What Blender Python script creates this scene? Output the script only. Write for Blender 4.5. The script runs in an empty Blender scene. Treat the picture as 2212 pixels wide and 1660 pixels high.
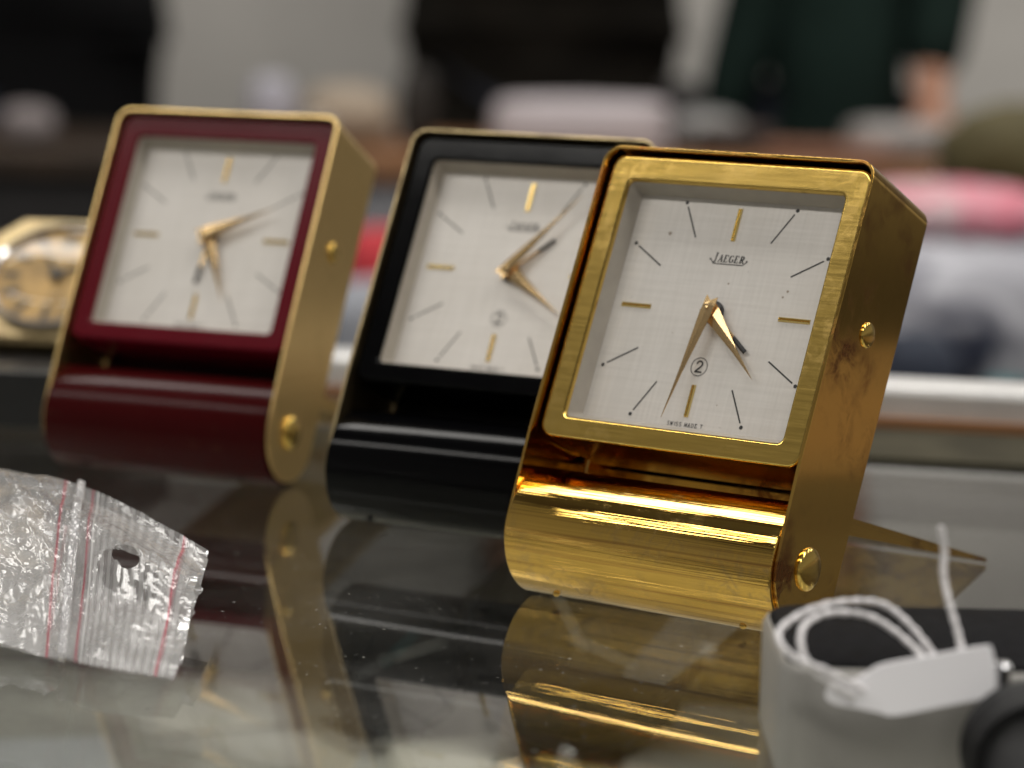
import bpy, bmesh, math, random
from mathutils import Vector, Matrix, noise
random.seed(7)
sc = bpy.context.scene
C = sc.collection

# ------------------------------------------------------------------ camera
F_PX, PITCH, CAM_H, ROLL = 6159.8, 0.13833, 0.09668, 0.02257   # photograph measured at 2212 px wide
cam_d = bpy.data.cameras.new('camera')
cam = bpy.data.objects.new('camera', cam_d); C.objects.link(cam); sc.camera = cam
cam_d.sensor_width = 36.0
cam_d.lens = F_PX / 2212.0 * 36.0
cam_d.clip_start = 0.02; cam_d.clip_end = 60
cam.matrix_world = Matrix.Translation((0, 0, CAM_H)) @ Matrix.Rotation(math.pi/2 - PITCH, 4, 'X') @ Matrix.Rotation(ROLL, 4, 'Z')
cam_d.dof.use_dof = True
cam_d.dof.focus_distance = 0.432
cam_d.dof.aperture_fstop = 16.0

# ------------------------------------------------------------------ world and lamps (indoor hall, ceiling panels)
w = bpy.data.worlds.new('World'); sc.world = w; w.use_nodes = True
wn = w.node_tree.nodes; wl = w.node_tree.links
bg = wn['Background']; bg.inputs['Strength'].default_value = 0.8
tc = wn.new('ShaderNodeTexCoord'); sp = wn.new('ShaderNodeSeparateXYZ'); wl.new(tc.outputs['Generated'], sp.inputs[0])
rp = wn.new('ShaderNodeValToRGB'); mr = wn.new('ShaderNodeMapRange')
mr.inputs[1].default_value = -1; mr.inputs[2].default_value = 1
wl.new(sp.outputs['Z'], mr.inputs[0]); wl.new(mr.outputs[0], rp.inputs[0]); wl.new(rp.outputs[0], bg.inputs['Color'])
e = rp.color_ramp.elements            # dim floor side, lighter walls round the horizon, dusky ceiling
e[0].position = 0.30; e[0].color = (0.03, 0.026, 0.022, 1)
e[1].position = 1.0; e[1].color = (0.10, 0.098, 0.094, 1)
for pz, c in ((0.45, (0.055, 0.048, 0.042)), (0.51, (0.34, 0.322, 0.295)), (0.58, (0.28, 0.267, 0.245)), (0.66, (0.25, 0.238, 0.218)), (0.76, (0.21, 0.20, 0.182)), (0.81, (0.055, 0.05, 0.047))):
    k = e.new(pz); k.color = (*c, 1)

# rows of fluorescent ceiling fittings
ROW = Vector((0.826, -0.564, 0)); ACROSS = Vector((-0.564, -0.826, 0))
def ceiling_lamp(loc, power, wide):
    l = bpy.data.lights.new('ceiling_strip_lamp', 'AREA'); l.shape = 'RECTANGLE'; l.size = 2.4; l.size_y = wide
    l.energy = power; l.color = (1.0, 0.965, 0.91)
    o = bpy.data.objects.new('ceiling_strip_lamp', l); C.objects.link(o); o.location = loc
    o.rotation_euler = (0, 0, math.atan2(ROW.y, ROW.x))
for off in (1.6, -0.31, -2.2, -4.1):
    for al in (-1.45, 1.45):
        wide = 0.45 if off == -0.31 else 0.2
        ceiling_lamp(Vector((0.025, 0.44, 2.25)) + ACROSS*off + ROW*al, 26.0 + 56*(wide-0.2), wide)

sc.view_settings.view_transform = 'Standard'; sc.view_settings.look = 'None'
sc.view_settings.exposure = 0.0; sc.view_settings.gamma = 1.0
sc.render.engine = 'CYCLES'
sc.cycles.use_denoising = True
sc.cycles.max_bounces = 10; sc.cycles.transparent_max_bounces = 14; sc.cycles.glossy_bounces = 6; sc.cycles.diffuse_bounces = 2
sc.cycles.caustics_reflective = True; sc.cycles.caustics_refractive = False
sc.cycles.blur_glossy = 0.3; sc.cycles.sample_clamp_indirect = 4.0

# ------------------------------------------------------------------ pixel helpers (photo px at 2212 wide -> world)
def ray(u, v):
    a, b = u - 1106.0, v - 830.0
    cr, sr = math.cos(-ROLL), math.sin(-ROLL)
    a, b = cr*a - sr*b, sr*a + cr*b
    dx, dz = a / F_PX, -b / F_PX
    c, s = math.cos(PITCH), math.sin(PITCH)
    return Vector((dx, c + dz*s, -s + dz*c))
O = Vector((0, 0, CAM_H))
def at_z(u, v, z=0.0):
    d = ray(u, v); return O + d * ((z - CAM_H) / d.z)
def at_y(u, v, y):
    d = ray(u, v); return O + d * (y / d.y)
GZ = -0.0001          # top face of the counter glass

# ------------------------------------------------------------------ materials
def mat(name):
    m = bpy.data.materials.new(name); m.use_nodes = True
    return m, m.node_tree.nodes, m.node_tree.links, m.node_tree.nodes['Principled BSDF']
def setp(b, **k):
    for n, v in k.items():
        b.inputs[n.replace('_', ' ')].default_value = v
def tex(n, l, kind, scale=None, coord='Object', mapping=None, **k):
    t = n.new(kind)
    if scale is not None: t.inputs['Scale'].default_value = scale
    for a, v in k.items():
        if a in t.inputs: t.inputs[a].default_value = v
    co = n.new('ShaderNodeTexCoord')
    if mapping:
        mp = n.new('ShaderNodeMapping'); mp.inputs['Scale'].default_value = mapping
        l.new(co.outputs[coord], mp.inputs[0]); l.new(mp.outputs[0], t.inputs['Vector'])
    else: l.new(co.outputs[coord], t.inputs['Vector'])
    return t
def ramp(n, l, src, stops):
    r = n.new('ShaderNodeValToRGB'); l.new(src, r.inputs[0])
    e = r.color_ramp.elements
    while len(e) < len(stops): e.new(0.5)
    for i, (pz, c) in enumerate(stops):
        e[i].position = pz; e[i].color = (c, c, c, 1) if not hasattr(c, '__len__') else (*c, 1)
    return r
def bump(n, l, src, b, strength, dist=0.0002):
    bp = n.new('ShaderNodeBump'); bp.inputs['Strength'].default_value = strength; bp.inputs['Distance'].default_value = dist
    l.new(src, bp.inputs['Height']); l.new(bp.outputs[0], b.inputs['Normal']); return bp
def mixc(n, l, fac, a, b):
    m = n.new('ShaderNodeMix'); m.data_type = 'RGBA'
    if hasattr(fac, 'is_linked'): l.new(fac, m.inputs[0])
    else: m.inputs[0].default_value = fac
    for s, i in ((a, 6), (b, 7)):
        if hasattr(s, 'is_linked'): l.new(s, m.inputs[i])
        else: m.inputs[i].default_value = (*s, 1)
    return m.outputs[2]
def math_n(n, l, op, a, b=None):
    m = n.new('ShaderNodeMath'); m.operation = op
    for i, s in enumerate((a, b)):
        if s is None: continue
        if hasattr(s, 'is_linked'): l.new(s, m.inputs[i])
        else: m.inputs[i].default_value = s
    return m.outputs[0]

def plain(name, col, rough=0.6, metal=0.0, coat=0.0, nscale=None, namp=0.25, spec=0.5):
    m, n, l, b = mat(name)
    setp(b, Base_Color=(*col, 1), Roughness=rough, Metallic=metal, Coat_Weight=coat, Specular_IOR_Level=spec)
    if nscale:
        t = tex(n, l, 'ShaderNodeTexNoise', nscale, Detail=5.0)
        c = mixc(n, l, ramp(n, l, t.outputs[0], [(0.3, 0.0), (0.7, 1.0)]).outputs[0], tuple(x*(1-namp) for x in col), tuple(min(1, x*(1+namp)) for x in col))
        l.new(c, b.inputs['Base Color'])
    return m

def gold(name, base, stain, rough, stain_amt=0.5, grain=None, scale=170, streak=0.0, rvar=0.16):
    """plated brass: dull blotches, worn streaks, fine scratches"""
    m, n, l, b = mat(name)
    setp(b, Metallic=1.0)
    t1 = tex(n, l, 'ShaderNodeTexNoise', scale, Detail=8.0, Roughness=0.68, Distortion=0.6)
    blot = ramp(n, l, t1.outputs[0], [(0.50 - 0.06*stain_amt, 0.0), (0.60, stain_amt)])
    t2 = tex(n, l, 'ShaderNodeTexNoise', 60, Detail=4.0)
    big = ramp(n, l, t2.outputs[0], [(0.40, 0.0), (0.58, 1.0)])
    f = math_n(n, l, 'MULTIPLY', blot.outputs[0], big.outputs[0])
    col = mixc(n, l, f, base, stain)
    if streak:
        st_ = tex(n, l, 'ShaderNodeTexNoise', 1100, mapping=(0.012, 1, 1), Detail=3.0, Roughness=0.6)
        col = mixc(n, l, ramp(n, l, st_.outputs[0], [(0.52, 0.0), (0.72, streak)]).outputs[0], col, (0.34, 0.17, 0.05))
    l.new(col, b.inputs['Base Color'])
    sv = tex(n, l, 'ShaderNodeTexNoise', 2200, mapping=grain or (0.04, 1.0, 1.0), Detail=5.0, Roughness=0.7)
    rr = math_n(n, l, 'ADD', math_n(n, l, 'MULTIPLY', f, rvar), rough)
    rr = math_n(n, l, 'ADD', rr, math_n(n, l, 'MULTIPLY', math_n(n, l, 'SUBTRACT', sv.outputs[0], 0.5), 0.12))
    l.new(rr, b.inputs['Roughness'])
    bp = bump(n, l, sv.outputs[0], b, 0.05, 0.00002)
    if streak:
        b2 = n.new('ShaderNodeBump'); b2.inputs['Strength'].default_value = 0.75; b2.inputs['Distance'].default_value = 0.00011
        l.new(st_.outputs[0], b2.inputs['Height']); l.new(b2.outputs[0], bp.inputs['Normal'])
    return m

M = {}
M['gold'] = gold('polished_gold', (0.74, 0.47, 0.11), (0.50, 0.34, 0.14), 0.055, 0.7, None, 420, 0.75, 0.2)
M['gold_bezel'] = gold('satin_gold', (0.70, 0.48, 0.125), (0.64, 0.44, 0.15), 0.17, 0.6, None, 420, 0.0, 0.06)
M['gold_strap'] = gold('tarnished_gold', (0.72, 0.45, 0.11), (0.25, 0.105, 0.028), 0.10, 1.1, (1, 1, 0.05), 190)
M['brass'] = gold('brushed_brass', (0.84, 0.60, 0.25), (0.60, 0.42, 0.17), 0.32, 0.5, (1, 1, 0.05))
M['old_brass'] = gold('dull_brass', (0.36, 0.28, 0.15), (0.24, 0.18, 0.10), 0.34, 0.8, (1, 1, 0.05))
M['hand'] = plain('rose_gold_hand', (0.70, 0.49, 0.25), 0.25, 1.0)
M['marker'] = plain('gilt_marker', (0.86, 0.66, 0.24), 0.16, 1.0)
M['ink'] = plain('dial_ink', (0.018, 0.018, 0.02), 0.5)
M['spot'] = plain('foxing', (0.36, 0.30, 0.25), 0.7)
M['black_hand'] = plain('black_hand', (0.012, 0.012, 0.015), 0.35)
M['rehaut'] = plain('grey_inner_frame', (0.40, 0.365, 0.32), 0.55, nscale=300, namp=0.06)

def lacquer(name, col, worn, rough, wear=0.15, spec=0.4):
    m, n, l, b = mat(name)
    t = tex(n, l, 'ShaderNodeTexNoise', 240, Detail=8.0, Roughness=0.7)
    f = ramp(n, l, t.outputs[0], [(0.60, 0.0), (0.74, wear)])
    l.new(mixc(n, l, f.outputs[0], col, worn), b.inputs['Base Color'])
    g = tex(n, l, 'ShaderNodeTexNoise', 90, Detail=6.0)
    l.new(math_n(n, l, 'ADD', math_n(n, l, 'MULTIPLY', g.outputs[0], 0.08), rough - 0.04), b.inputs['Roughness'])
    setp(b, Specular_IOR_Level=spec)
    bump(n, l, t.outputs[0], b, 0.03, 0.0003)
    return m
M['black_lacquer'] = lacquer('black_lacquer', (0.0015, 0.0015, 0.0018), (0.02, 0.02, 0.022), 0.11, 0.12, 0.10)
M['red_roll'] = lacquer('shaded_red_hide', (0.034, 0.0022, 0.0026), (0.07, 0.035, 0.018), 0.20, 0.6, 0.08)  # brownish red hide, base colour darkened to carry the shade on the roll
M['red_lacquer'] = lacquer('burgundy_lacquer', (0.090, 0.0022, 0.0075), (0.11, 0.03, 0.02), 0.20, 0.25, 0.16)

m, n, l, b = mat('linen_dial'); M['dial'] = m
w1 = tex(n, l, 'ShaderNodeTexNoise', 1300, mapping=(0.07, 1, 1.6), Detail=3.0)
w2 = tex(n, l, 'ShaderNodeTexNoise', 1300, mapping=(1.6, 1, 0.07), Detail=3.0)
sm = math_n(n, l, 'ADD', w1.outputs[0], w2.outputs[0])
wr = ramp(n, l, sm, [(0.34, (0.625, 0.595, 0.57)), (0.66, (0.71, 0.68, 0.655))]); 
l.new(math_n(n, l, 'MULTIPLY', sm, 0.5), wr.inputs[0])
ag = tex(n, l, 'ShaderNodeTexNoise', 50, Detail=6.0)
agr = ramp(n, l, ag.outputs[0], [(0.35, 0.0), (0.8, 0.35)])
l.new(mixc(n, l, agr.outputs[0], wr.outputs[0], (0.55, 0.51, 0.46)), b.inputs['Base Color'])
setp(b, Roughness=0.45, Metallic=0.25)
bump(n, l, sm, b, 0.15, 0.00004)

def pane(name, tint, r0=0.04, rough=0.0, smudge=0.0):
    """clear sheet: Fresnel mirror over straight-through transmission"""
    m = bpy.data.materials.new(name); m.use_nodes = True
    n, l = m.node_tree.nodes, m.node_tree.links
    n.remove(n['Principled BSDF']); out = n['Material Output']
    g = n.new('ShaderNodeNewGeometry')
    dt = n.new('ShaderNodeVectorMath'); dt.operation = 'DOT_PRODUCT'
    l.new(g.outputs['Normal'], dt.inputs[0]); l.new(g.outputs['Incoming'], dt.inputs[1])
    c = math_n(n, l, 'ABSOLUTE', dt.outputs['Value'])
    k = math_n(n, l, 'POWER', math_n(n, l, 'SUBTRACT', 1.0, c), 5.0)
    R = math_n(n, l, 'ADD', math_n(n, l, 'MULTIPLY', k, 1 - r0), r0)
    tr = n.new('ShaderNodeBsdfTransparent'); tr.inputs[0].default_value = (*tint, 1)
    gl = n.new('ShaderNodeBsdfGlossy'); gl.inputs['Roughness'].default_value = rough
    mx = n.new('ShaderNodeMixShader'); l.new(R, mx.inputs[0]); l.new(tr.outputs[0], mx.inputs[1]); l.new(gl.outputs[0], mx.inputs[2])
    res = mx.outputs[0]
    if smudge:
        t = tex(n, l, 'ShaderNodeTexNoise', 900, Detail=3.0, coord='Object')
        t2 = tex(n, l, 'ShaderNodeTexNoise', 25, Detail=5.0, coord='Object')
        f = math_n(n, l, 'MULTIPLY', ramp(n, l, t.outputs[0], [(0.70, 0.0), (0.76, smudge)]).outputs[0], 1.0)
        f = math_n(n, l, 'ADD', f, ramp(n, l, t2.outputs[0], [(0.45, 0.0), (0.9, smudge*0.12)]).outputs[0])
        df = n.new('ShaderNodeBsdfDiffuse'); df.inputs[0].default_value = (0.6, 0.58, 0.55, 1)
        m2 = n.new('ShaderNodeMixShader'); l.new(f, m2.inputs[0]); l.new(res, m2.inputs[1]); l.new(df.outputs[0], m2.inputs[2])
        res = m2.outputs[0]
    l.new(res, out.inputs['Surface'])
    return m
M['glass'] = pane('counter_glass', (0.93, 0.945, 0.93), 0.04, 0.0, 0.4)
M['crystal'] = pane('clock_crystal', (0.97, 0.97, 0.96), 0.04, 0.02, 0.10)

# ------------------------------------------------------------------ mesh helpers
def build(name, verts, faces, material, parent=None, smooth=35, uvs=None):
    me = bpy.data.meshes.new(name); me.from_pydata([tuple(v) for v in verts], [], faces); me.update()
    bm = bmesh.new(); bm.from_mesh(me); bmesh.ops.recalc_face_normals(bm, faces=bm.faces); bm.to_mesh(me); bm.free()
    if smooth:
        for p in me.polygons: p.use_smooth = True
        me.set_sharp_from_angle(angle=math.radians(smooth))
    if uvs:
        ul = me.uv_layers.new(name='UVMap')
        for lp in me.loops: ul.data[lp.index].uv = uvs[lp.vertex_index]
    me.materials.append(M[material] if isinstance(material, str) else material)
    o = bpy.data.objects.new(name, me); C.objects.link(o)
    if parent is not None: o.parent = parent
    return o
def bevel(o, w, seg=2, ang=40):
    md = o.modifiers.new('bevel', 'BEVEL'); md.width = w; md.segments = seg; md.limit_method = 'ANGLE'; md.angle_limit = math.radians(ang)
    wn_ = o.modifiers.new('weighted', 'WEIGHTED_NORMAL'); wn_.keep_sharp = True
    return o
def empty(name, loc, rz=0.0):
    o = bpy.data.objects.new(name, None); C.objects.link(o); o.location = loc; o.rotation_euler = (0, 0, rz); o.empty_display_size = 0.02
    return o
def tag(o, label, cat, group=None):
    o['label'] = label; o['category'] = cat
    if group: o['group'] = group
    return o
def box(cx, cy, cz, sx, sy, sz):
    v = [(cx+a*sx/2, cy+b_*sy/2, cz+c*sz/2) for a in (-1, 1) for b_ in (-1, 1) for c in (-1, 1)]
    f = [(0, 1, 3, 2), (4, 6, 7, 5), (0, 4, 5, 1), (2, 3, 7, 6), (0, 2, 6, 4), (1, 5, 7, 3)]
    return v, f
def rrect(cx, cz, hx, hz, r, y, seg=6):
    pts = []
    for (sx, sz, a0) in ((1, 1, 0), (-1, 1, 90), (-1, -1, 180), (1, -1, 270)):
        for i in range(seg + 1):
            a = math.radians(a0 + 90.0*i/seg)
            pts.append((cx + sx*(hx-r) + r*math.cos(a), y, cz + sz*(hz-r) + r*math.sin(a)))
    return pts
def loft(loops, close=False, cap0=False, cap1=False):
    k = len(loops[0]); v = [p for lp in loops for p in lp]; f = []
    m_ = len(loops)
    for i in range(m_ if close else m_ - 1):
        a, b_ = i*k, ((i+1) % m_)*k
        for j in range(k):
            j2 = (j+1) % k
            f.append((a+j, a+j2, b_+j2, b_+j))
    if cap0: f.append(tuple(range(k))[::-1])
    if cap1: f.append(tuple((m_-1)*k + j for j in range(k)))
    return v, f
def lathe(prof, axis='Y', n_=32, origin=(0, 0, 0)):
    """prof: (radius, along)"""
    loops = []
    for r, t in prof:
        lp = []
        for i in range(n_):
            a = 2*math.pi*i/n_; c, s = r*math.cos(a), r*math.sin(a)
            p_ = {'X': (t, c, s), 'Y': (c, t, s), 'Z': (c, s, t)}[axis]
            lp.append((p_[0]+origin[0], p_[1]+origin[1], p_[2]+origin[2]))
        loops.append(lp)
    return loft(loops, cap0=prof[0][0] > 1e-7, cap1=prof[-1][0] > 1e-7)
def catmull(pts, sub=8):
    P = [Vector(p_) for p_ in pts]; P = [P[0]*2-P[1]] + P + [P[-1]*2-P[-2]]; out = []
    for i in range(1, len(P)-2):
        for k in range(sub):
            t = k/sub
            out.append(0.5*((2*P[i]) + (P[i+1]-P[i-1])*t + (2*P[i-1]-5*P[i]+4*P[i+1]-P[i+2])*t*t + (3*P[i]-P[i-1]-3*P[i+1]+P[i+2])*t**3))
    out.append(P[-2]); return out
def tube(pts, r, n_=10, twist=0.0):
    loops = []; N = None
    for i, p_ in enumerate(pts):
        d = (pts[min(i+1, len(pts)-1)] - pts[max(i-1, 0)]).normalized()
        if N is None: N = d.orthogonal().normalized()
        N = (N - d*N.dot(d)).normalized(); B = d.cross(N)
        rr = r(i/(len(pts)-1)) if callable(r) else r
        lp = []
        for k in range(n_):
            a = 2*math.pi*k/n_
            q = rr*(1 + 0.18*math.cos(2*(a - twist*i))) if twist else rr
            lp.append(p_ + (N*math.cos(a) + B*math.sin(a))*q)
        loops.append(lp)
    return loft(loops, cap0=True, cap1=True)
class Acc:
    def __init__(s): s.v = []; s.f = []
    def add(s, vf):
        k = len(s.v); s.v += [tuple(x) for x in vf[0]]; s.f += [tuple(i+k for i in q) for q in vf[1]]; return s

# ------------------------------------------------------------------ the travel clocks
mm = 0.001
W2, H, D, R = 25.0, 73.16, 20.1, 10.05          # mm: half width, height, depth, end radius
CZ, CY = 47.85, 5.1                              # dial centre height and depth
def S(v): return [(x*mm, y*mm, z*mm) for x, y, z in v]

def strap_mesh(th=0.52):
    rc = 3.0; zb = 0.75
    def path(off):
        x = W2 - off; r = rc - off; top = H - off; pts = []
        zs = [zb + (R-zb)*(1-math.cos(math.pi/2*i/12)) for i in range(13)] + [24, 36, 48, 60, top-r]
        for z in zs: pts.append((-x, z))
        for i in range(1, 9):
            a = math.pi - math.pi/2*i/8; pts.append((-x+r+r*math.cos(a), top-r+r*math.sin(a)))
        pts.append((0, top))
        for i in range(0, 8):
            a = math.pi/2 - math.pi/2*i/8; pts.append((x-r+r*math.cos(a), top-r+r*math.sin(a)))
        for z in reversed(zs): pts.append((x, z))
        return pts
    po, pi = path(0), path(th); v = []; f = []
    for (xo, zo), (xi, zi) in zip(po, pi):
        z = zo
        if z < R:
            q = min(1.0, (R - z)/(R - zb)); hw = R*math.sqrt(max(0.0, 1-q*q)) + 0.02
        else: hw = R
        g = min(1.0, max(0.0, (26.0-z)/16.0)); g = 0.7*g*g*(3-2*g); hf = max(0.02, hw-g)
        v += [(xo, R-hf, zo), (xo, R+hw, zo), (xi, R+hw, zi), (xi, R-hf, zi)]
    for i in range(len(po)-1):
        a, b_ = 4*i, 4*i+4
        for k in range(4): f.append((a+k, a+(k+1) % 4, b_+(k+1) % 4, b_+k))
    f += [(0, 1, 2, 3), tuple(len(v)-4+k for k in (3, 2, 1, 0))]
    return v, f

def stroke(acc, pts, w_, y, close=False):
    """flat pen stroke of printed ink, pts in (x, z)"""
    for i in range(len(pts)-1):
        a, b_ = Vector(pts[i]), Vector(pts[i+1]); d = b_-a
        if d.length < 1e-9: continue
        d.normalize(); nrm = Vector((-d.y, d.x))*w_/2; e = d*(w_*0.22)
        q = [a-e+nrm, a-e-nrm, b_+e-nrm, b_+e+nrm]; yy = y - 0.0012*(len(acc.f) % 23)
        k = len(acc.v); acc.v += [(p_.x, yy, p_.y) for p_ in q]; acc.f.append((k, k+1, k+2, k+3))
def arc(cx, cz, rx, rz, a0, a1, n_=10):
    return [(cx+rx*math.cos(math.radians(a0+(a1-a0)*i/n_)), cz+rz*math.sin(math.radians(a0+(a1-a0)*i/n_))) for i in range(n_+1)]

# glyphs in a 1x1 cell: (thick strokes, thin strokes)
GL = {
 'J': ([[(0.55, 1), (0.55, 0.1), (0.42, -0.12)]], [[(0.3, 1), (0.8, 1)], [(0.42, -0.12), (0.15, -0.05)]]),
 'A': ([[(0.48, 1), (0.82, 0)]], [[(0.48, 1), (0.14, 0)], [(0.28, 0.36), (0.68, 0.36)], [(0.0, 0), (0.28, 0)], [(0.66, 0), (0.98, 0)]]),
 'E': ([[(0.22, 0), (0.22, 1)]], [[(0.05, 1), (0.78, 1), (0.78, 0.8)], [(0.22, 0.52), (0.6, 0.52)], [(0.05, 0), (0.82, 0), (0.84, 0.22)]]),
 'G': ([arc(0.5, 0.5, 0.4, 0.5, 130, 250, 8), [(0.82, 0.08), (0.82, 0.42)]], [arc(0.5, 0.5, 0.4, 0.5, 35, 130, 6), arc(0.5, 0.5, 0.4, 0.5, 250, 325, 5), [(0.62, 0.42), (0.96, 0.42)]]),
 'R': ([[(0.22, 0), (0.22, 1)], [(0.5, 0.48), (0.86, 0)], arc(0.45, 0.74, 0.3, 0.26, -60, 60, 6)], [[(0.05, 1), (0.5, 1)], [(0.05, 0), (0.4, 0)], [(0.22, 0.48), (0.55, 0.48)], [(0.74, 0), (1.0, 0)]]),
 'S': ([arc(0.5, 0.75, 0.32, 0.25, 40, 270, 8) + arc(0.5, 0.25, 0.32, 0.25, 90, -140, 8)], []),
 'W': ([[(0, 1), (0.25, 0), (0.5, 0.9), (0.75, 0), (1, 1)]], []),
 'I': ([[(0.5, 0), (0.5, 1)]], []),
 'M': ([[(0.05, 0), (0.12, 1), (0.5, 0.1), (0.88, 1), (0.95, 0)]], []),
 'D': ([[(0.15, 0), (0.15, 1), (0.5, 1)] + arc(0.45, 0.5, 0.42, 0.5, 80, -80, 8) + [(0.15, 0)]], []),
 'T': ([[(0.5, 0), (0.5, 1)], [(0.1, 1), (0.9, 1)]], []),
}
def write(acc, text, x0, z0, h, adv, cw, thick, thin, y, shear=0.0, first=1.0):
    x = x0
    for i, ch in enumerate(text):
        if ch == ' ': x += adv*0.6; continue
        hh = h*first if i == 0 else h
        for ws, strokes in ((thick, GL[ch][0]), (thin, GL[ch][1])):
            for s in strokes:
                stroke(acc, [(x + px*cw + pz*hh*shear, z0 + pz*hh) for px, pz in s], ws, y)
        x += adv * (0.62 if ch == 'I' else 1.0)
    return x

def hand_mesh(length, wid, tail, y, ang, ridge=0.25, notch=True):
    """faceted dauphine hand pointing at clock angle ang (deg)"""
    base = [(0, length), (wid*0.30, length*0.58), (wid*0.98, 0.9), (wid*0.95, -0.6), (wid*0.95, -tail), (0, -tail*0.65 if notch else -tail), (-wid*0.95, -tail), (-wid*0.95, -0.6), (-wid*0.98, 0.9), (-wid*0.30, length*0.58)]
    spine = [(0, length), (0, length*0.58), (0, 0.9), (0, -0.6), (0, -tail*0.55)]
    c, s = math.cos(math.radians(ang)), math.sin(math.radians(ang))
    def P(a, yy): return (a[0]*c + a[1]*s, yy, CZ - a[0]*s + a[1]*c)
    nb = len(base)
    v = [P(a, y) for a in base] + [P(a, y+0.16) for a in base] + [P((0, length*0.58), y-ridge*0.6), P((0, 0.9), y-ridge), P((0, -0.6), y-ridge)]
    r1, r2, r3 = 2*nb, 2*nb+1, 2*nb+2
    f = [(0, 1, r1), (0, r1, 9), (1, 2, r2, r1), (9, r1, r2, 8), (2, 3, r3, r2), (8, r2, r3, 7), (3, 4, 5, r3), (7, r3, 5, 6)]
    for i in range(nb): f.append((i, (i+1) % nb, nb+(i+1) % nb, nb+i))
    f.append(tuple(range(nb, 2*nb)))
    return v, f
def baton(x0, z0, x1, z1, w_, y, h):
    a, b_ = Vector((x0, z0)), Vector((x1, z1)); d = (b_-a).normalized(); n_ = Vector((-d.y, d.x))*w_/2
    lo = [a+n_, a-n_, b_-n_, b_+n_]; n3 = n_*0.35; hi = [a+n3+d*.15, a-n3+d*.15, b_-n3-d*.15, b_+n3-d*.15]
    v = [(q.x, y, q.y) for q in lo] + [(q.x, y-h, q.y) for q in hi]
    return v, [(0, 1, 2, 3), (4, 7, 6, 5), (0, 4, 5, 1), (1, 5, 6, 2), (2, 6, 7, 3), (3, 7, 4, 0)]

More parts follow.
